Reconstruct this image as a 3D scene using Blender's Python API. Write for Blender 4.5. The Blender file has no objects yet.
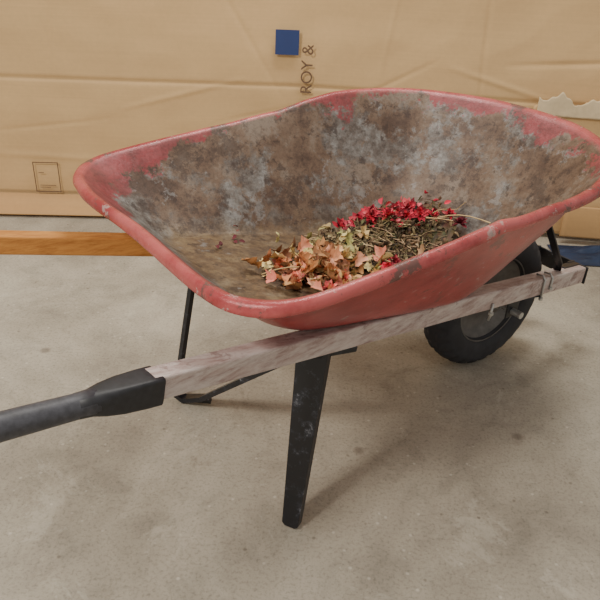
import bpy, bmesh, math, random
from mathutils import Vector, Matrix, noise
random.seed(7)
# ------------------------------------------------------------ helpers
def lin(c):
    return tuple(((x/255)/12.92 if x/255<=.04045 else ((x/255+.055)/1.055)**2.4) for x in c)+(1,)
def new_mat(name):
    m=bpy.data.materials.new(name); m.use_nodes=True
    nt=m.node_tree; b=nt.nodes['Principled BSDF']
    return m,nt,b
def N(nt,t,**k):
    n=nt.nodes.new(t)
    for a,v in k.items():
        if a in n.inputs: n.inputs[a].default_value=v
        else: setattr(n,a,v)
    return n
def noise_n(nt,co,scale,detail=6,rough=.6,dist=0):
    n=nt.nodes.new('ShaderNodeTexNoise'); n.inputs['Scale'].default_value=scale
    n.inputs['Detail'].default_value=detail; n.inputs['Roughness'].default_value=rough
    n.inputs['Distortion'].default_value=dist
    nt.links.new(co,n.inputs['Vector']); return n.outputs['Fac']
def ramp(nt,fac,stops):
    r=nt.nodes.new('ShaderNodeValToRGB'); e=r.color_ramp.elements
    while len(e)<len(stops): e.new(.5)
    for i,(p,c) in enumerate(stops):
        e[i].position=p; e[i].color=c if len(c)==4 else tuple(c)+(1,)
    nt.links.new(fac,r.inputs['Fac']); return r.outputs['Color']
def mix(nt,fac,a,b,mode='MIX'):
    m=nt.nodes.new('ShaderNodeMix'); m.data_type='RGBA'; m.blend_type=mode
    for s,v in ((m.inputs[0],fac),(m.inputs[6],a),(m.inputs[7],b)):
        if hasattr(v,'links'): nt.links.new(v,s)
        else: s.default_value=v
    return m.outputs[2]
def math_n(nt,op,a,b=0):
    m=nt.nodes.new('ShaderNodeMath'); m.operation=op
    for s,v in ((m.inputs[0],a),(m.inputs[1],b)):
        if hasattr(v,'links'): nt.links.new(v,s)
        else: s.default_value=v
    return m.outputs[0]
def bump(nt,b,h,strength=.3,dist=.01):
    n=nt.nodes.new('ShaderNodeBump'); n.inputs['Strength'].default_value=strength
    n.inputs['Distance'].default_value=dist
    nt.links.new(h,n.inputs['Height']); nt.links.new(n.outputs['Normal'],b.inputs['Normal'])
def objco(nt): return nt.nodes.new('ShaderNodeTexCoord').outputs['Object']
BW=lambda v:(v,v,v,1)
def mesh_obj(name,verts,faces,mats,parent=None,smooth=True,midx=None):
    me=bpy.data.meshes.new(name); me.from_pydata([tuple(v) for v in verts],[],faces); me.update()
    bm=bmesh.new(); bm.from_mesh(me); bmesh.ops.recalc_face_normals(bm,faces=bm.faces); bm.to_mesh(me); bm.free()
    o=bpy.data.objects.new(name,me); bpy.context.collection.objects.link(o)
    for m in (mats if isinstance(mats,list) else [mats]): me.materials.append(m)
    if midx: 
        for p,i in zip(me.polygons,midx): p.material_index=i
    for p in me.polygons: p.use_smooth=smooth
    if parent: o.parent=parent
    return o
def bevel(o,w,seg=2):
    m=o.modifiers.new('b','BEVEL'); m.width=w; m.segments=seg; m.limit_method='ANGLE'; return o
def empty(name,loc=(0,0,0),rz=0):
    e=bpy.data.objects.new(name,None); bpy.context.collection.objects.link(e)
    e.location=loc; e.rotation_euler=(0,0,rz); return e
def sweep(name,path,sections,mats,parent=None,smooth=False,up=Vector((0,0,1))):
    vs=[];fs=[];n=len(sections[0])
    for i,p in enumerate(path):
        p=Vector(p); a=Vector(path[max(i-1,0)]); b=Vector(path[min(i+1,len(path)-1)])
        t=(b-a).normalized(); s=t.cross(up).normalized(); u=s.cross(t)
        for (x,y) in sections[i]: vs.append(p+s*x+u*y)
    for i in range(len(path)-1):
        for j in range(n):
            k=(j+1)%n; fs.append((i*n+j,i*n+k,(i+1)*n+k,(i+1)*n+j))
    fs.append(tuple(range(n))); fs.append(tuple((len(path)-1)*n+j for j in range(n)))
    return mesh_obj(name,vs,fs,mats,parent,smooth)
def rect(w,h): return [(-w/2,-h/2),(w/2,-h/2),(w/2,h/2),(-w/2,h/2)]
def circ(r,n=16,sx=1): return [(r*sx*math.cos(2*math.pi*i/n),r*math.sin(2*math.pi*i/n)) for i in range(n)]
def box(name,c,s,mat,parent=None,rot=None,bv=.002):
    vs=[Vector((x*s[0]/2,y*s[1]/2,z*s[2]/2)) for x in(-1,1) for y in(-1,1) for z in(-1,1)]
    if rot: vs=[rot@v for v in vs]
    vs=[v+Vector(c) for v in vs]
    fs=[(0,1,3,2),(4,6,7,5),(0,4,5,1),(2,3,7,6),(0,2,6,4),(1,5,7,3)]
    o=mesh_obj(name,vs,fs,mat,parent,False)
    if bv: bevel(o,bv)
    return o
def lathe_y(name,c,prof,seg,mat,parent,closed=False,fn=None):
    vs=[];fs=[];n=len(prof)
    for i in range(seg):
        a=2*math.pi*i/seg
        for j,(r,y) in enumerate(prof):
            if fn: r,y=fn(i,j,r,y)
            vs.append((c[0]+r*math.cos(a),c[1]+y,c[2]+r*math.sin(a)))
    for i in range(seg):
        k=(i+1)%seg
        for j in range(n if closed else n-1):
            l=(j+1)%n; fs.append((i*n+j,i*n+l,k*n+l,k*n+j))
    return mesh_obj(name,vs,fs,mat,parent,True)

# ------------------------------------------------------------ materials
def m_concrete():
    m,nt,b=new_mat('concrete'); co=objco(nt)
    big=noise_n(nt,co,1.8,10,.68,.6); mid=noise_n(nt,co,9,10,.72,.5); fine=noise_n(nt,co,140,6,.8)
    c=ramp(nt,big,[(.34,lin((154,145,130))),(.5,lin((175,166,149))),(.66,lin((194,186,169)))])
    c2=ramp(nt,mid,[(.36,BW(.68)),(.5,BW(.96)),(.75,BW(1.0))])
    c=mix(nt,.6,c,c2,'MULTIPLY')
    c3=ramp(nt,fine,[(.36,BW(.45)),(.5,BW(1))]); c=mix(nt,.65,c,c3,'MULTIPLY')
    w=noise_n(nt,co,3.5,12,.8,.6); wf=ramp(nt,w,[(.57,BW(0)),(.61,BW(.3))]); c=mix(nt,wf,c,lin((208,201,185)))
    w2=noise_n(nt,co,2.3,12,.8,1.2); wf2=ramp(nt,w2,[(.37,BW(.32)),(.42,BW(0))]); c=mix(nt,wf2,c,lin((126,114,98)))
    vo=nt.nodes.new('ShaderNodeTexVoronoi'); vo.inputs['Scale'].default_value=5
    nt.links.new(co,vo.inputs['Vector'])
    d=ramp(nt,vo.outputs['Distance'],[(.04,BW(1)),(.085,BW(0))]); c=mix(nt,math_n(nt,'MULTIPLY',d,mid),c,lin((74,54,42)))
    vo2=nt.nodes.new('ShaderNodeTexVoronoi'); vo2.inputs['Scale'].default_value=28
    nt.links.new(co,vo2.inputs['Vector'])
    d2=ramp(nt,vo2.outputs['Distance'],[(.05,BW(.8)),(.12,BW(0))]); c=mix(nt,math_n(nt,'MULTIPLY',d2,big),c,lin((228,222,206)))
    vo3=nt.nodes.new('ShaderNodeTexVoronoi'); vo3.inputs['Scale'].default_value=17
    nt.links.new(co,vo3.inputs['Vector'])
    d3=ramp(nt,vo3.outputs['Distance'],[(.04,BW(1)),(.08,BW(0))]); c=mix(nt,math_n(nt,'MULTIPLY',d3,w),c,lin((84,70,56)))
    nt.links.new(c,b.inputs['Base Color']); b.inputs['Roughness'].default_value=.7
    bump(nt,b,mid,.2,.008); return m
def m_card(base=(216,180,130)):
    m,nt,b=new_mat('cardboard'); co=objco(nt)
    a=noise_n(nt,co,1.4,5,.5); f=noise_n(nt,co,60,4,.6)
    mp=N(nt,'ShaderNodeMapping'); mp.inputs['Scale'].default_value=(1,1,60); nt.links.new(co,mp.inputs['Vector'])
    st=noise_n(nt,mp.outputs['Vector'],3,3,.5)
    d=tuple(int(x*.92) for x in base)
    c=ramp(nt,a,[(.3,lin(d)),(.7,lin(base))])
    c=mix(nt,.35,c,ramp(nt,f,[(.3,BW(.85)),(.7,BW(1))]),'MULTIPLY')
    c=mix(nt,.3,c,ramp(nt,st,[(.3,BW(.85)),(.7,BW(1))]),'MULTIPLY')
    nt.links.new(c,b.inputs['Base Color']); b.inputs['Roughness'].default_value=.75; b.inputs['Specular IOR Level'].default_value=.25
    bump(nt,b,a,.3,.03); return m
def m_plain(name,rgb,rough=.6,metal=0,var=.25,sc=20):
    m,nt,b=new_mat(name); co=objco(nt); f=noise_n(nt,co,sc,6,.6)
    c=mix(nt,1,lin(rgb),ramp(nt,f,[(.3,BW(1-var)),(.7,BW(1))]),'MULTIPLY')
    nt.links.new(c,b.inputs['Base Color']); b.inputs['Roughness'].default_value=rough; b.inputs['Metallic'].default_value=metal
    return m
def m_tray_in():
    m,nt,b=new_mat('tray_worn_inside'); co=objco(nt)
    at=nt.nodes.new('ShaderNodeAttribute'); at.attribute_name='h'; h=at.outputs['Fac']
    n1=noise_n(nt,co,7,12,.72,0); n2=noise_n(nt,co,18,12,.72,0); n3=noise_n(nt,co,120,6,.8); n4=noise_n(nt,co,4.2,12,.74,0); n5=noise_n(nt,co,26,12,.7,0); n6=noise_n(nt,co,10,14,.78,0)
    rust=ramp(nt,n1,[(.40,lin((84,64,52))),(.47,lin((104,82,66))),(.53,lin((116,95,78))),(.58,lin((128,112,98)))])
    grey=ramp(nt,n2,[(.40,lin((88,76,68))),(.47,lin((106,97,90))),(.53,lin((122,116,110))),(.60,lin((140,136,132)))])
    c=mix(nt,ramp(nt,n4,[(.48,BW(0)),(.53,BW(1))]),rust,grey)
    sep=nt.nodes.new('ShaderNodeSeparateXYZ'); nt.links.new(co,sep.inputs[0])
    fl=ramp(nt,math_n(nt,'ADD',h,math_n(nt,'MULTIPLY',n6,.6)),[(.34,BW(.8)),(.52,BW(0))])
    c=mix(nt,fl,c,ramp(nt,n2,[(.40,lin((86,66,46))),(.5,lin((112,88,60))),(.60,lin((136,114,82)))]))
    c=mix(nt,ramp(nt,n6,[(.41,BW(.6)),(.445,BW(0))]),c,lin((66,50,42)))
    c=mix(nt,ramp(nt,n5,[(.40,BW(.6)),(.43,BW(0))]),c,lin((58,43,36)))
    c=mix(nt,ramp(nt,n6,[(.575,BW(0)),(.60,BW(.5))]),c,lin((148,145,142)))
    sp=ramp(nt,n3,[(.40,BW(.55)),(.52,BW(1))]); c=mix(nt,.7,c,sp,'MULTIPLY')
    q=math_n(nt,'ADD',math_n(nt,'MULTIPLY',n6,1.0),math_n(nt,'MULTIPLY',n4,1.1))
    q=math_n(nt,'ADD',q,h)
    rr=ramp(nt,math_n(nt,'ADD',sep.outputs[0],.2),[(.02,BW(.34)),(.2,BW(.20)),(.45,BW(.06)),(.6,BW(.05)),(.95,BW(.07))])
    q=math_n(nt,'ADD',q,rr)
    pm=ramp(nt,math_n(nt,'MULTIPLY',q,.5),[(.972,BW(0)),(.992,BW(.85))])
    red=ramp(nt,n3,[(.35,lin((118,42,46))),(.55,lin((160,60,66)))])
    dred=ramp(nt,n2,[(.42,lin((86,56,52))),(.55,lin((144,64,66)))])
    c=mix(nt,pm,c,mix(nt,.5,red,dred))
    rim=ramp(nt,h,[(.875,BW(0)),(.91,BW(1))])
    rn=ramp(nt,n6,[(.44,BW(0)),(.46,BW(1))])
    rred=ramp(nt,n1,[(.40,lin((150,52,54))),(.60,lin((186,92,90)))])
    rimc=mix(nt,rn,lin((110,74,68)),rred)
    rimc=mix(nt,ramp(nt,n5,[(.60,BW(0)),(.62,BW(.6))]),rimc,lin((178,162,154)))
    c=mix(nt,rim,c,rimc)
    nt.links.new(c,b.inputs['Base Color'])
    ro=ramp(nt,n6,[(.42,BW(.56)),(.58,BW(.36))]); ro=mix(nt,rim,ro,BW(.27)); nt.links.new(ro,b.inputs['Roughness'])
    b.inputs['Metallic'].default_value=.08
    bump(nt,b,math_n(nt,'ADD',math_n(nt,'MULTIPLY',n3,.5),n6),.3,.004); return m
def m_tray_out():
    m,nt,b=new_mat('tray_red_outside'); co=objco(nt)
    n1=noise_n(nt,co,5,8,.65,.4); n2=noise_n(nt,co,45,10,.75); n3=noise_n(nt,co,12,13,.8,0)
    c=ramp(nt,n1,[(.35,lin((148,52,54))),(.6,lin((180,78,76)))])
    c=mix(nt,ramp(nt,n3,[(.57,BW(0)),(.59,BW(.7))]),c,lin((108,72,66)))
    c=mix(nt,ramp(nt,n2,[(.60,BW(0)),(.64,BW(.7))]),c,lin((180,156,150)))
    c=mix(nt,.5,c,ramp(nt,n2,[(.38,BW(.65)),(.5,BW(1))]),'MULTIPLY')
    nt.links.new(c,b.inputs['Base Color']); b.inputs['Roughness'].default_value=.3
    bump(nt,b,n2,.10,.003); return m
def m_wood(name,dark,light,white=None,axis_scale=(2,34,34)):
    m,nt,b=new_mat(name); co=objco(nt)
    mp=N(nt,'ShaderNodeMapping'); mp.inputs['Scale'].default_value=axis_scale; nt.links.new(co,mp.inputs['Vector'])
    g=noise_n(nt,mp.outputs['Vector'],3,10,.75,.2); n=noise_n(nt,co,13,12,.75,0)
    c=ramp(nt,g,[(.36,lin(dark)),(.58,lin(light))])
    if white:
        mp2=N(nt,'ShaderNodeMapping'); mp2.inputs['Scale'].default_value=(1,5,5); nt.links.new(co,mp2.inputs['Vector'])
        n2=noise_n(nt,mp2.outputs['Vector'],9,12,.75,0)
        c=mix(nt,ramp(nt,n2,[(.44,BW(0)),(.58,BW(.6))]),c,lin(white))
        c=mix(nt,ramp(nt,n,[(.38,BW(.6)),(.43,BW(0))]),c,lin((116,88,82)))
    nt.links.new(c,b.inputs['Base Color']); b.inputs['Roughness'].default_value=.65
    bump(nt,b,g,.3,.003); return m
def m_black():
    m,nt,b=new_mat('black_painted_steel'); co=objco(nt)
    n=noise_n(nt,co,38,10,.78,.2)
    c=ramp(nt,n,[(.52,lin((26,26,30))),(.60,lin((50,52,60))),(.69,lin((150,150,156)))])
    nt.links.new(c,b.inputs['Base Color']); b.inputs['Roughness'].default_value=.42; return m
CONC=m_concrete(); CARD=m_card(); CARD2=m_card((204,162,112)); CARDE=m_plain('cardboard_torn',(220,198,160),.9)
TIN=m_tray_in(); TOUT=m_tray_out(); BLK=m_black()
WOOD=m_wood('weathered_wood',(140,114,108),(180,160,152),(212,203,196))
WOOD2=m_wood('varnished_wood',(168,106,44),(204,140,68))
RUB=m_plain('tyre_rubber',(50,50,54),.75,0,.45,30); GRIP=m_plain('grip_rubber',(78,78,84),.5,0,.5,110)
GRIPD=m_plain('grip_socket_rubber',(42,42,46),.5,0,.5,110)
RIMM=m_plain('wheel_rim_metal',(116,112,108),.55,.3,.5,25); ZINC=m_plain('zinc_bolt',(196,196,192),.35,.6)

# ------------------------------------------------------------ room
def plane_xy(name,x0,x1,y0,y1,z,mat):
    return mesh_obj(name,[(x0,y0,z),(x1,y0,z),(x1,y1,z),(x0,y1,z)],[(0,1,2,3)],mat,None,False)
plane_xy('floor',-4,4,-3,3.0,0,CONC)
WALL=m_plain('wall_paint',(196,186,168),.85,0,.08)
mesh_obj('wall_back',[(-4,3.0,0),(4,3.0,0),(4,3.0,2.8),(-4,3.0,2.8)],[(0,1,2,3)],WALL,None,False)

# ------------------------------------------------------------ cardboard against the wall
def wallY(x):
    pts=[(-2.6,2.34),(-1.2,2.47),(0.0,2.56),(1.2,2.47),(2.2,2.42)]
    for (a,ya),(b_,yb) in zip(pts,pts[1:]):
        if x<=b_: return ya+(yb-ya)*(x-a)/(b_-a)
    return pts[-1][1]
FOLDS=[(-.1,.45,-.35,.85,.004,.007),(-.7,.40,-.25,.52,-.004,.008),(-1.2,.30,-.75,.36,.003,.006),(.05,.40,.45,.62,.004,.007),(.5,.60,.9,.50,-.005,.008),
(-.95,.5,-.9,.85,.004,.006),(.62,.45,.60,.9,.006,.006),(-.35,.36,.0,.44,.003,.006),(-1.25,.22,-.6,.20,-.003,.010),(.25,.55,.30,.9,-.004,.006),(.7,.62,1.2,.66,.006,.008)]
def folds(x,z):
    s=0
    for x0,z0,x1,z1,d,w in FOLDS:
        dx,dz=x1-x0,z1-z0; L2=dx*dx+dz*dz; t=((x-x0)*dx+(z-z0)*dz)/L2
        if -.1<t<1.1:
            tc=min(1,max(0,t)); e=math.hypot(x-x0-tc*dx,z-z0-tc*dz); s+=d*math.exp(-(e/w)**2)*max(0,math.sin(math.pi*min(1,max(0,(t+.1)/1.2))))
    return s
def sheet(name,x0,x1,z0,z1,yoff,mat,seed,creases=(),top=None,lean=.03,nx=120,nz=50,th=.006,bow=.012,parent=None,fold=False):
    vs=[];fs=[]
    for j in range(nz+1):
        for i in range(nx+1):
            x=x0+(x1-x0)*i/nx; zt=z1 if top is None else top(x)
            z=z0+(zt-z0)*j/nz
            y=wallY(x)+yoff+lean*z+bow*noise.noise(Vector((x*1.3+seed,z*2.2,seed)))+.003*noise.noise(Vector((x*7,z*9,seed)))
            for cz,w,dp in creases: y+=dp*math.exp(-((z-cz)/w)**2)
            if fold: y+=folds(x,z)*.8+.004*abs(noise.noise(Vector((x*4.5,z*6,9))))
            vs.append((x,y,z))
    for j in range(nz):
        for i in range(nx):
            a=j*(nx+1)+i; fs.append((a,a+1,a+nx+2,a+nx+1))
    o=mesh_obj(name,vs,fs,mat,parent,True)
    s=o.modifiers.new('s','SOLIDIFY'); s.thickness=th; s.offset=1
    return o
cb=empty('cardboard_box')
sheet('front_panel',-2.5,1.25,.01,1.15,0,CARD,1.3,creases=((.50,.006,.006),(.062,.005,.005)),nx=520,nz=170,parent=cb,fold=True)
vs=[];fs=[]
for i in range(31):
    x=-2.3+(-.62+2.3)*i/30; y=wallY(x)
    for k,(dy,z) in enumerate(((-.008,.062),(-.03,.035),(-.065,.018),(-.10,.012))):
        vs.append((x,y+dy+.006*noise.noise(Vector((x*4,k,2))),z))
for i in range(30):
    for k in range(3): a=i*4+k; fs.append((a,a+4,a+5,a+1))
o=mesh_obj('bottom_flap',vs,fs,CARD2,cb); s=o.modifiers.new('s','SOLIDIFY'); s.thickness=.004
INK=m_plain('brown_ink',(112,86,64),.7); BLUE=m_plain('blue_print',(44,62,112),.6,0,.1)
def patch(name,cx,cz,w,h,mat,dy=-.014):
    y=wallY(cx)+.03*cz+dy; ang=math.atan((wallY(cx+.05)-wallY(cx-.05))/.1)
    return box(name,(cx,y,cz),(w,.002,h),mat,cb,Matrix.Rotation(ang,3,'Z'),0)
patch('blue_logo',-.093,.656,.085,.085,BLUE)
for nm,cx,cz,w,h in (('m1',-1.0,.19,.095,.003),('m2',-1.0,.075,.095,.003),('m3',-1.046,.1325,.003,.118),('m4',-.954,.1325,.003,.118),('m5',-1.0,.10,.06,.002),('m6',-1.01,.092,.04,.002),('m7',-1.02,.15,.02,.002)):
    patch('print_frame_'+nm,cx,cz,w,h,INK)
cu=bpy.data.curves.new('print_text','FONT'); cu.body='ROY &'; cu.size=.060; cu.extrude=.0008; cu.align_x='CENTER'; cu.align_y='CENTER'
t=bpy.data.objects.new('print_text',cu); bpy.context.collection.objects.link(t); cu.materials.append(INK)
t.matrix_world=Matrix.Translation((-.016,wallY(-.013)+.03*.565-.016,.565))@Matrix.Rotation(math.radians(90),4,'X')@Matrix.Rotation(math.radians(90),4,'Z'); 
mw=t.matrix_world.copy(); t.parent=cb; t.matrix_world=mw
cb2=empty('cardboard_box')
def torn(x): return .50+.05*noise.noise(Vector((x*9,3,1)))+.03*noise.noise(Vector((x*30,3,1)))+.10*max(0,x-1.0)
sheet('torn_panel',.80,2.1,.02,1,-.05,CARD,5.1,top=torn,lean=.02,nx=160,nz=40,parent=cb2)
sheet('lower_panel',.98,2.1,.03,.15,-.10,CARD2,8.1,lean=.1,nx=60,nz=20,parent=cb2)
def torn2(x): return .535+.05*noise.noise(Vector((x*11,7,1)))+.02*noise.noise(Vector((x*40,3,1)))-.25*max(0,.86-x)
sheet('torn_flap',.81,1.25,.47,1,-.062,CARDE,2.1,top=torn2,lean=.03,nx=90,nz=12,parent=cb2)

vs=[];fs=[]
n=26
for j in range(n+1):
    for i in range(n+1):
        x=i/n;y=j/n; r=max(0,1-((x-.5)**2+(y-.5)**2)*4)
        vs.append((.93+.42*x,2.20+.17*y,.004+r*(.015+.06*abs(noise.noise(Vector((x*6,y*6,4)))))))
for j in range(n):
    for i in range(n): a=j*(n+1)+i; fs.append((a,a+1,a+n+2,a+n+1))
mesh_obj('blue_tarp',vs,fs,m_plain('tarp',(36,58,92),.55,0,.5,12),None,True)

# ------------------------------------------------------------ WHEELBARROW
YAW=math.radians(36.403)
wb=empty('wheelbarrow',(-.1319,1.1202,0),YAW)
hz=lambda x:.4238-.1877*x
hy=lambda x:.2186-.1392*(x-.0604)
def zb(x): return .451-.1877*x
rimP=[(-.185,0),(-.185,.15),(-.181,.24),(-.165,.30),(-.12,.347),(-.03,.366),(.15,.368),(.30,.366),(.42,.362),(.55,.35),(.68,.312),(.77,.25),(.825,.16),(.848,.08),(.852,0)]
botP=[(-.03,0),(-.03,.08),(-.028,.14),(-.015,.185),(.02,.208),(.07,.212),(.15,.21),(.25,.205),(.33,.198),(.41,.188),(.47,.165),(.51,.13),(.53,.085),(.54,.04),(.54,0)]
def close(P): return P+[(x,-y) for x,y in P[-2:0:-1]]
rimF=close(rimP)
rimF=[((x-.012 if (x<0 and y>.1) else x),(y*1.035 if y>0 else y)) for x,y in rimF]
def cat(P,n):
    out=[];L=len(P)
    for i in range(L):
        p0,p1,p2,p3=[Vector(P[(i+k)%L]) for k in(-1,0,1,2)]
        for s in range(n):
            t=s/n; out.append(.5*((2*p1)+(-p0+p2)*t+(2*p0-5*p1+4*p2-p3)*t*t+(-p0+3*p1-3*p2+p3)*t**3))
    return out
R=cat(rimF,6); B=cat(close(botP),6); M=len(R)
def zr(x,y):
    P=[(-.25,.590),(-.19,.592),(.0,.610),(.2,.628),(.34,.643),(.42,.662),(.50,.676),(.65,.680),(.9,.674)]
    dz=-.040*max(0,min(1,-y/.3))*max(0,min(1,(x-.3)/.2))*max(0,min(1,(.9-x)/.2))
    for (a,za),(b_,zb_) in zip(P,P[1:]):
        if x<=b_:
            t=(x-a)/(b_-a); return za+(zb_-za)*t+dz
    return P[-1][1]+dz
vs=[];fs=[];hs=[]
levels=[('c',.02),('c',.3),('c',.55),('c',.75),('c',.88),('c',.95)]
wall=[(0,0),(.035,.008),(.07,.03),(.12,.075),(.18,.135),(.26,.22),(.36,.34),(.46,.455),(.56,.57),(.65,.68),(.73,.79),(.80,.878),(.84,.928),(.87,.963),(.893,.985),(.92,.997),(.95,1.0),(.98,.985),(.996,.955),(1.0,.915),(.996,.885),(.985,.875)]
cen=Vector((.25,0))
for k,s in levels:
    for i in range(M):
        p=cen+(B[i]-cen)*s; vs.append((p.x,p.y,zb(p.x)+.002*noise.noise(Vector((p.x*8,p.y*8,0))))); hs.append(0)
for s,g in wall:
    for i in range(M):
        p=B[i]+(R[i]-B[i])*s; z0=zb(B[i].x); z1=zr(R[i].x,R[i].y)
        z=z0+(z1-z0)*g if s<.95 else z1-(1-g)*.16
        dent=.005*noise.noise(Vector((p.x*5,p.y*5,z*5)))+.0012*noise.noise(Vector((p.x*22,p.y*22,z*22))) if .1<g<.9 else .0015*noise.noise(Vector((p.x*14,p.y*14,3)))
        q=(R[i]-B[i]).normalized()*dent
        vs.append((p.x+q.x,p.y+q.y,z+(.0018*noise.noise(Vector((p.x*12,p.y*12,7))) if g>.9 else 0))); hs.append(min(1,s+.0))
nl=len(levels)+len(wall)
for l in range(nl-1):
    for i in range(M):
        k=(i+1)%M; fs.append((l*M+i,l*M+k,(l+1)*M+k,(l+1)*M+i))
fs.append(tuple(range(M)))
me=bpy.data.meshes.new('tray'); me.from_pydata(vs,[],fs); me.update()
tray=bpy.data.objects.new('tray',me); bpy.context.collection.objects.link(tray); tray.parent=wb
me.materials.append(TIN); me.materials.append(TOUT)
bm=bmesh.new(); bm.from_mesh(me); bmesh.ops.recalc_face_normals(bm,faces=bm.faces)
bm.faces.ensure_lookup_table()
if bm.faces[-1].normal.z<0: bmesh.ops.reverse_faces(bm,faces=bm.faces)
bm.to_mesh(me); bm.free()
at=me.attributes.new('h','FLOAT','POINT')
for i,v in enumerate(hs): at.data[i].value=v
for p in me.polygons: p.use_smooth=True
s=tray.modifiers.new('s','SOLIDIFY'); s.thickness=.003; s.offset=-1; s.material_offset=1; s.material_offset_rim=1

# handles
def handle(name,sg,x0,x1,mat):
    n=14;path=[];sec=[]
    for i in range(n+1):
        x=x0+(x1-x0)*i/n; f=min(1,max(0,(x+.3)/.9))
        path.append((x,sg*hy(x),hz(x)+.001*noise.noise(Vector((x*5,sg,0))))); 
        hh=.038+.008*f; sec.append([(a,b_-(hh-.044)/2) for a,b_ in rect(.034+.006*f,hh)])
    return bevel(sweep(name,path,sec,mat,wb),.004,3)
XE=1.055
handle('handle_right',-1,-.285,XE,WOOD)
handle('handle_left',1,-.445,XE,WOOD2)
def grip(tag,sg,xe):
    def P(x,dz=0): return (x,sg*hy(x),hz(x)+dz)
    def sup(w,h,e,n=32):
        o=[]
        for i in range(n):
            a=2*math.pi*i/n; c,s_=math.cos(a),math.sin(a)
            o.append((w/2*math.copysign(abs(c)**e,c),h/2*math.copysign(abs(s_)**e,s_)))
        return o
    secs=[(.002,.040,.040,.2),(0,.043,.044,.2),(-.02,.043,.044,.22),(-.055,.041,.042,.3),(-.078,.038,.039,.5),(-.095,.035,.035,.85),(-.115,.034,.034,1),(-.16,.035,.035,1),(-.20,.035,.036,1),(-.235,.037,.037,1),(-.245,.034,.034,1),(-.248,.02,.02,1)]
    sweep('grip_socket_'+tag,[P(xe+d[0]) for d in secs[:7]],[sup(d[1],d[2],d[3]) for d in secs[:7]],[GRIPD],wb,True)
    s2=[(-.088,.030,.030,1),(-.0885,.0365,.037,.95)]+secs[6:]
    sweep('grip_'+tag,[P(xe+d[0]) for d in s2],[sup(d[1],d[2],d[3]) for d in s2],[GRIP],wb,True)
grip('right',-1,-.271); grip('left',1,-.42)

# legs
def section_L(w,d,t):
    return [(-w/2,0),(w/2,0),(w/2,d),(w/2-t,d),(w/2-t,t),(-w/2+t,t),(-w/2+t,d*.7),(-w/2,d*.7)]
def leg(name,top,bot,wt,wbm,d,facing):
    T=(0,.25,.5,.75,.93,.985,1)
    path=[Vector(top).lerp(Vector(bot),t) for t in T]
    ws=[wt+(wbm-wt)*t for t in T]; ws[-1]*=.6
    ds=[d]*5+[d*.9,d*.6]
    vs=[];fs=[];n=8
    f=Vector(facing).normalized()
    for p,w,dd in zip(path,ws,ds):
        t=(path[-1]-path[0]).normalized(); s_=t.cross(f).normalized(); u=-(s_.cross(t)).normalized()
        if u.dot(f)>0: u=-u
        for a,b_ in section_L(w,dd,.004): vs.append(p+s_*a+u*b_)
    for i in range(len(path)-1):
        for j in range(n):
            k=(j+1)%n; fs.append((i*n+j,i*n+k,(i+1)*n+k,(i+1)*n+j))
    fs.append(tuple(range(n))); fs.append(tuple((len(path)-1)*n+j for j in range(n)))
    return bevel(mesh_obj(name,vs,fs,BLK,wb,False),.001)
leg('leg_right',(.045,-.205,hz(.045)-.02),(-.004,-.231,.004),.060,.034,.03,(-.85,-.5,.1))
sweep('leg_left',[(.045,.222,hz(.05)+.005),(.015,.24,.2),(-.01,.250,.03),(.005,.235,.010),(.05,.19,.016)],[rect(.012,.012)]*3+[rect(.014,.014)]*2,BLK,wb,False,up=Vector((1,.2,0.3)))
sweep('leg_brace',[(-.01,.252,.022),(.0,.235,.011),(.03,.19,.03),(.12,-.19,.385)],[rect(.024,.012)]*4,BLK,wb,False)
box('leg_bracket',(.085,-.205,hz(.085)-.028),(.10,.036,.012),BLK,wb,Matrix.Rotation(.185,3,'Y'))
fx=XE+.003
box('nose_bracket_cross',(fx,0,hz(fx)),(.006,2*hy(fx)+.05,.05),BLK,wb)
for sg in(-1,1):
    tg='l' if sg>0 else 'r'
    box('nose_bracket_side_%s'%tg,(fx-.02,sg*(hy(fx-.02)-.024),hz(fx-.02)+.003),(.04,.006,.048),BLK,wb,Matrix.Rotation(.185,3,'Y')@Matrix.Rotation(-sg*.139,3,'Z'))
    box('nose_bracket_top_%s'%tg,(fx-.045,sg*(hy(fx-.04)-.012),hz(fx-.04)+.024),(.10,.022,.004),BLK,wb,Matrix.Rotation(.185,3,'Y')@Matrix.Rotation(-sg*.139,3,'Z'))
# wheel
ax=.767;az=.197
prof=[]
hw,hh=.046,.043
for i in range(36):
    a=2*math.pi*i/36; c,s_=math.cos(a),math.sin(a)
    prof.append((az-hh+hh*math.copysign(abs(c)**.75,c),hw*math.copysign(abs(s_)**.8,s_)))
def tread(i,j,r,y):
    rr=r-(az-2*hh)
    if rr>hh*1.45:
        if abs(abs(y)-.012)<.004: r-=.005
        elif (i+(2 if y>0 else 0))%5<2 and abs(y)>.014: r-=.0055
    return r,y
lathe_y('tyre',(ax,0,az),prof,150,RUB,wb,True,tread)
lathe_y('wheel_rim',(ax,0,az),[(.118,-.034),(.124,-.036),(.122,-.028),(.110,-.022),(.10,-.008),(.07,-.006),(.045,-.012),(.028,-.02),(.026,-.05),(.014,-.052),(.010,-.052),(.010,.052),(.026,.05),(.028,.02),(.045,.012),(.07,.006),(.10,.008),(.110,.022),(.122,.028),(.124,.036),(.118,.034)],64,RIMM,wb)
def cyl(name,a,b_,r,mat,n=16,upv=Vector((0,0,1))):
    return sweep(name,[a,b_],[circ(r,n)]*2,mat,wb,False,up=upv)
cyl('axle',(ax,-.125,az),(ax,.125,az),.009,ZINC)
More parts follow.
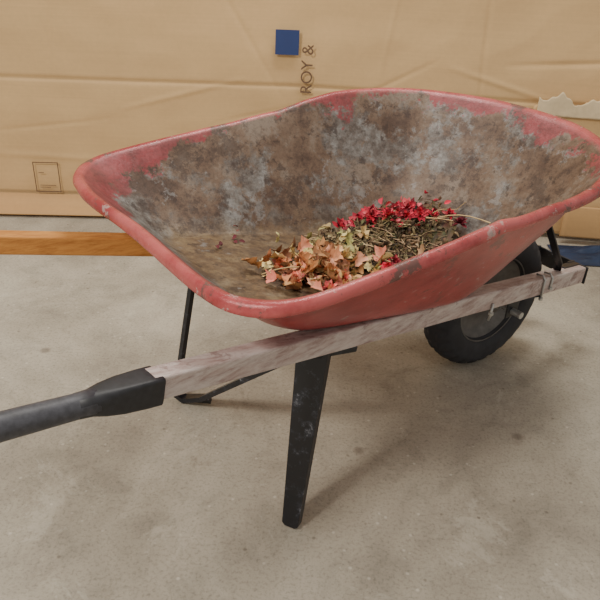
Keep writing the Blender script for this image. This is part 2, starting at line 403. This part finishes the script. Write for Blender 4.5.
for sg in(-1,1):
    tg='l' if sg>0 else 'r'
    y=sg*(hy(ax)-.004)
    box('axle_bracket_%s'%tg,(ax,y-sg*.022,.235),(.045,.004,.11),BLK,wb)
    box('axle_bracket_foot_%s'%tg,(ax,y,hz(ax)-.026),(.10,.04,.004),BLK,wb,Matrix.Rotation(.185,3,'Y'))
    for dx in(-.19,.045,.085):
        x=ax+dx; zc=hz(x); k=int((dx+1)*1000)
        yo=sg*(hy(x)+.024)
        low=-.036 if dx<.08 else -.012
        path=[(x,sg*(hy(x)-.002),zc+.026),(x,sg*(hy(x)+.014),zc+.030),(x,yo,zc+.022),(x,yo,zc-.005),(x,yo,zc+low)]
        if dx<0: path=path[3:]+[(x,yo-sg*.004,zc-.05)]
        sweep('hook_%s_%d'%(tg,k),path,[circ(.003,8)]*len(path),ZINC,wb,True,up=Vector((1,0,0)))
        cyl('nut_%s_%d'%(tg,k),(x,yo,zc+low+.002),(x,yo,zc+low+.008),.006,ZINC,6,Vector((1,0,0)))
    sweep('tray_strap_%s'%tg,[(.93,sg*(hy(.93)-.006),hz(.93)+.02),(.915,sg*.10,.30),(.735,sg*.12,.522),(.70,sg*.12,.49)],[rect(.02,.004)]*4,BLK,wb,False)

# ------------------------------------------------------------ dried flowers
V=[];F=[];C=[]
def ground(x,y):
    z=zb(x)+.004
    if x>.50: z=max(z,zb(.54)+(x-.52)*1.0)
    if x<-.03: z+=(-.03-x)*.8
    w=.2-.25*max(0,x-.35)
    if abs(y)>w: z+=(abs(y)-w)*.9
    return z
RC=(.495,.10)
def mound(x,y):
    m=.082*math.exp(-((x-RC[0])/.085)**2-((y-RC[1])/.07)**2)+.045*math.exp(-((x-.36)/.12)**2-((y-.06)/.08)**2)+.024*math.exp(-((x-.19)/.09)**2-((y+.02)/.07)**2)+.030*math.exp(-((x-.53)/.08)**2-((y-.02)/.07)**2)
    return max(0,m-.006)
def surf(x,y): return ground(x,y)+mound(x,y)*(.85+.35*noise.noise(Vector((x*25,y*25,1))))
def col(c,j=.12):
    l=lin(c); k=1+random.uniform(-j,j)*2; return (max(0,l[0]*k),max(0,l[1]*k*random.uniform(1-j,1+j)),max(0,l[2]*k),1)
def leaf(p,L,W,c,tilt=.6,curl=1.,lob=False,n=5,mdir=None):
    rz=random.uniform(0,6.28); M3=Matrix.Rotation(rz,3,'Z')@Matrix.Rotation(random.uniform(-tilt,tilt),3,'Y')@Matrix.Rotation(random.uniform(-tilt,tilt),3,'X')
    if mdir: M3=mdir
    cu=random.uniform(-1,1)*curl; cw=random.uniform(.2,1)*curl; b0=len(V); ph=random.uniform(0,6)
    for i in range(n+1):
        t=i/n; w=W*math.sin(math.pi*min(1,.08+t*.92))**.7*(1+(.35*math.sin(t*13+ph) if lob else 0))
        a=cu*t*1.5
        x=L*(math.sin(a)/(cu*1.5) if abs(cu)>.05 else t); z=L*((1-math.cos(a))/(cu*1.5) if abs(cu)>.05 else 0)
        for k in(-1,-.5,0,.5,1):
            rj=.12 if lob else .06
            v=Vector((x+random.uniform(-.05,.05)*L*(1 if lob else 0),k*w/2,z+cw*k*k*w*.4+random.uniform(-rj,rj)*W))
            V.append(Vector(p)+M3@v); s_=random.uniform(.8,1.12)*(.8 if (k==0 and lob) else 1); C.append((c[0]*s_,c[1]*s_,c[2]*s_,1))
    for i in range(n):
        for k in range(4): a=b0+i*5+k; F.append((a,a+1,a+6,a+5))
def stem(p,L,r,c,th=None):
    if th is None: th=random.uniform(0,6.28)
    el=random.uniform(-.25,.3); d=Vector((math.cos(th)*math.cos(el),math.sin(th)*math.cos(el),math.sin(el)))
    sd=d.cross(Vector((0,0,1))).normalized(); bend=random.uniform(-.35,.35); n=5; b0=len(V)
    up=sd.cross(d)
    for i in range(n+1):
        t=i/n; q=Vector(p)+d*L*(t-.5)+sd*bend*L*(t-.5)**2*2+Vector((0,0,-.2*L*(t-.5)**2))
        for k in range(4):
            a=k*math.pi/2; V.append(q+(sd*math.cos(a)+up*math.sin(a))*r); C.append(c)
    for i in range(n):
        for k in range(4): F.append((b0+i*4+k,b0+i*4+(k+1)%4,b0+i*4+4+(k+1)%4,b0+i*4+4+k))
b0=len(V); n=60
for j in range(n+1):
    for i in range(n+1):
        x=.0+.72*i/n; y=-.16+.42*j/n; mm=mound(x,y)
        V.append(Vector((x,y,ground(x,y)-.004+mm*.8+ (0.006 if mm>.004 else 0)*random.random()))); C.append(lin((84+random.randint(-14,24),68+random.randint(-12,16),48)))
for j in range(n):
    for i in range(n):
        if mound(.72*(i+.5)/n,-.16+.42*(j+.5)/n)<.011: continue
        a=b0+j*(n+1)+i; F.append((a,a+1,a+n+2,a+n+1))
def pt(x,y,dz=0): return (x,y,surf(x,y)+dz)
G=random.gauss
for _ in range(2600):
    x=G(.41,.11);y=G(.06,.065)
    if mound(x,y)<.007: continue
    c=random.choice([(126,106,78),(148,124,92),(104,92,66),(168,144,110),(92,74,56),(116,106,74),(72,58,46),(136,110,82)])
    leaf(pt(x,y,random.uniform(-.001,.008)),random.uniform(.010,.024),random.uniform(.004,.012),col(c),.9,1.5,n=3)
for _ in range(560):
    x=G(.41,.12);y=G(.06,.065)
    if mound(x,y)<.010: continue
    stem(pt(x,y,random.uniform(.002,.014)),random.uniform(.02,.08),random.uniform(.0006,.0012),col(random.choice([(176,152,114),(136,112,82),(116,100,70),(194,168,128),(98,76,58)])))
for x,y,L,th in ((.61,-.02,.12,-.9),(.58,.01,.09,-.6),(.10,-.03,.09,2.8),(.28,.02,.12,1.2),(.60,.03,.10,-.1)):
    stem(pt(x,y,.02),L,.0015,col((196,168,118)),th)
for _ in range(165):
    x=G(.175,.058);y=G(-.035,.045)
    if x<.03 or y<-.14 or y>.07: continue
    c=random.choice([(228,182,122),(218,160,108),(216,190,136),(222,142,114),(190,128,82),(232,168,138),(176,130,86),(150,104,70),(228,200,140)])
    leaf(pt(x,y,random.uniform(.0,.020)),random.uniform(.020,.044),random.uniform(.016,.032),col(c),.8,1.5,True,6)
for _ in range(55):
    x=G(.31,.06);y=G(.03,.05)
    c=random.choice([(212,192,132),(204,174,118),(190,180,116),(196,160,110)])
    leaf(pt(x,y,random.uniform(.004,.020)),random.uniform(.020,.036),random.uniform(.012,.022),col(c),.8,1.3,True,6)
for _ in range(30):
    x=G(.38,.08);y=G(.04,.06)
    if mound(x,y)<.01: continue
    leaf(pt(x,y,random.uniform(.002,.010)),random.uniform(.016,.028),random.uniform(.007,.012),col(random.choice([(102,102,64),(118,116,76),(80,76,52)])),.7,1.2)
def head(x,y,r,cs,dz=.012,cnt=34):
    p=Vector(pt(x,y,dz)); tl=Matrix.Rotation(random.uniform(-.2,.9),3,'X')@Matrix.Rotation(random.uniform(-.9,.2),3,'Y')
    for k in range(cnt):
        lay=k/cnt; a=k*2.4; M3=tl@Matrix.Rotation(a,3,'Z')@Matrix.Rotation(-(.05+lay*1.1)+random.uniform(-.25,.25),3,'Y')
        leaf(p+tl@Vector((0,0,lay*.004)),r*(1.05-.5*lay),r*.5,col(random.choice(cs),.18),mdir=M3,curl=.6,n=3)
RD=[(210,38,64),(186,30,54),(224,62,86),(152,26,46),(228,100,110),(126,28,42)]
for x,y in ((-.07,.04),(-.05,.075),(-.02,.06),(.01,.03),(.03,.05),(.0,.0),(.04,.0),(-.03,.02),(.06,.02),(.03,-.03),(-.01,.09),(.06,.05),(-.06,.0),(.05,-.045),(-.09,.06),(-.04,-.02),(.01,-.03)):
    head(RC[0]+x+random.uniform(-.01,.01),RC[1]+y+random.uniform(-.01,.01),random.uniform(.022,.034),RD,.016,random.randint(20,32))
for _ in range(100):
    x=G(RC[0],.045);y=G(RC[1]+.015,.035)
    leaf(pt(x,y,random.uniform(.004,.026)),random.uniform(.012,.024),random.uniform(.008,.016),col(random.choice(RD)),1.2,1.2,n=3)
for x,y,cs in ((.60,.02,RD),(.58,.05,RD),(.36,-.045,RD),(.39,-.03,[(160,36,56),(196,70,80)]),(.15,-.11,[(234,124,114),(226,104,98)]),(.11,-.06,[(228,150,116),(224,120,98)]),(.21,-.08,[(232,140,110),(220,88,84)]),(.17,.0,[(226,150,100),(230,170,116)]),(.12,.01,[(232,150,110),(224,120,90)]),(.60,-.02,[(116,20,38),(96,24,36)])):
    head(x,y,.021,cs,.010,22)
for x,y in ((.11,.17),(.13,.2),(.05,.13),(.3,-.13)):
    for _ in range(3):
        leaf(pt(x+G(0,.008),y+G(0,.008),.003),.014,.009,col(random.choice([(92,26,34),(70,40,30),(120,60,50)])),.4,.8,n=3)
PM,nt,b=new_mat('dried_petals'); a_=nt.nodes.new('ShaderNodeAttribute'); a_.attribute_name='Col'
nt.links.new(a_.outputs['Color'],b.inputs['Base Color']); b.inputs['Roughness'].default_value=.75
# drop any bit that would dip under the tray floor back onto it
for i,v in enumerate(V):
    g=ground(v.x,v.y)-.001
    if v.z<g: V[i]=Vector((v.x,v.y,g))
me=bpy.data.meshes.new('dried_flower_pile'); me.from_pydata([tuple(v) for v in V],[],F); me.update()
at=me.attributes.new('Col','FLOAT_COLOR','POINT')
for i,c in enumerate(C): at.data[i].color=(c[0],c[1],c[2],1)
bm=bmesh.new(); bm.from_mesh(me); bmesh.ops.delete(bm,geom=[v for v in bm.verts if not v.link_faces],context='VERTS'); bm.to_mesh(me); bm.free()
me.materials.append(PM)
for p in me.polygons: p.use_smooth=True
pl=bpy.data.objects.new('dried_flower_pile',me); bpy.context.collection.objects.link(pl)
pl.matrix_world=Matrix.Translation((-.1319,1.1202,0))@Matrix.Rotation(YAW,4,'Z')

# ------------------------------------------------------------ lights
def area(name,loc,tgt,size,power,colr,sy=None):
    l=bpy.data.lights.new(name,'AREA'); l.size=size; l.energy=power; l.color=colr
    if sy: l.shape='RECTANGLE'; l.size_y=sy
    o=bpy.data.objects.new(name,l); bpy.context.collection.objects.link(o); o.location=loc
    o.rotation_euler=(Vector(tgt)-Vector(loc)).to_track_quat('-Z','Y').to_euler(); return o
area('ceiling_light_key',(-1.5,-.5,2.6),(0,1.4,0),.5,66,(1,.95,.87))
area('ceiling_light_fill',(.2,2.0,2.7),(.1,1.5,0),1.0,38,(1,.96,.89),.4)
w=bpy.data.worlds.new('World'); bpy.context.scene.world=w; w.use_nodes=True
w.node_tree.nodes['Background'].inputs[0].default_value=(1,.96,.90,1); w.node_tree.nodes['Background'].inputs[1].default_value=.62

# ------------------------------------------------------------ camera
t_=math.radians(29.4412); r_=math.radians(-2.9318)
right=Vector((1,0,0)); up=Vector((0,math.sin(t_),math.cos(t_))); fwd=Vector((0,math.cos(t_),-math.sin(t_)))
r2=right*math.cos(r_)-up*math.sin(r_); u2=right*math.sin(r_)+up*math.cos(r_)
cd=bpy.data.cameras.new('camera'); cam=bpy.data.objects.new('camera',cd); bpy.context.collection.objects.link(cam)
Mx=Matrix((r2,u2,-fwd)).transposed().to_4x4(); Mx.translation=Vector((0,0,1.0425)); cam.matrix_world=Mx
cd.sensor_width=36; cd.lens=36*673.8/600; cd.clip_start=.02
bpy.context.scene.camera=cam
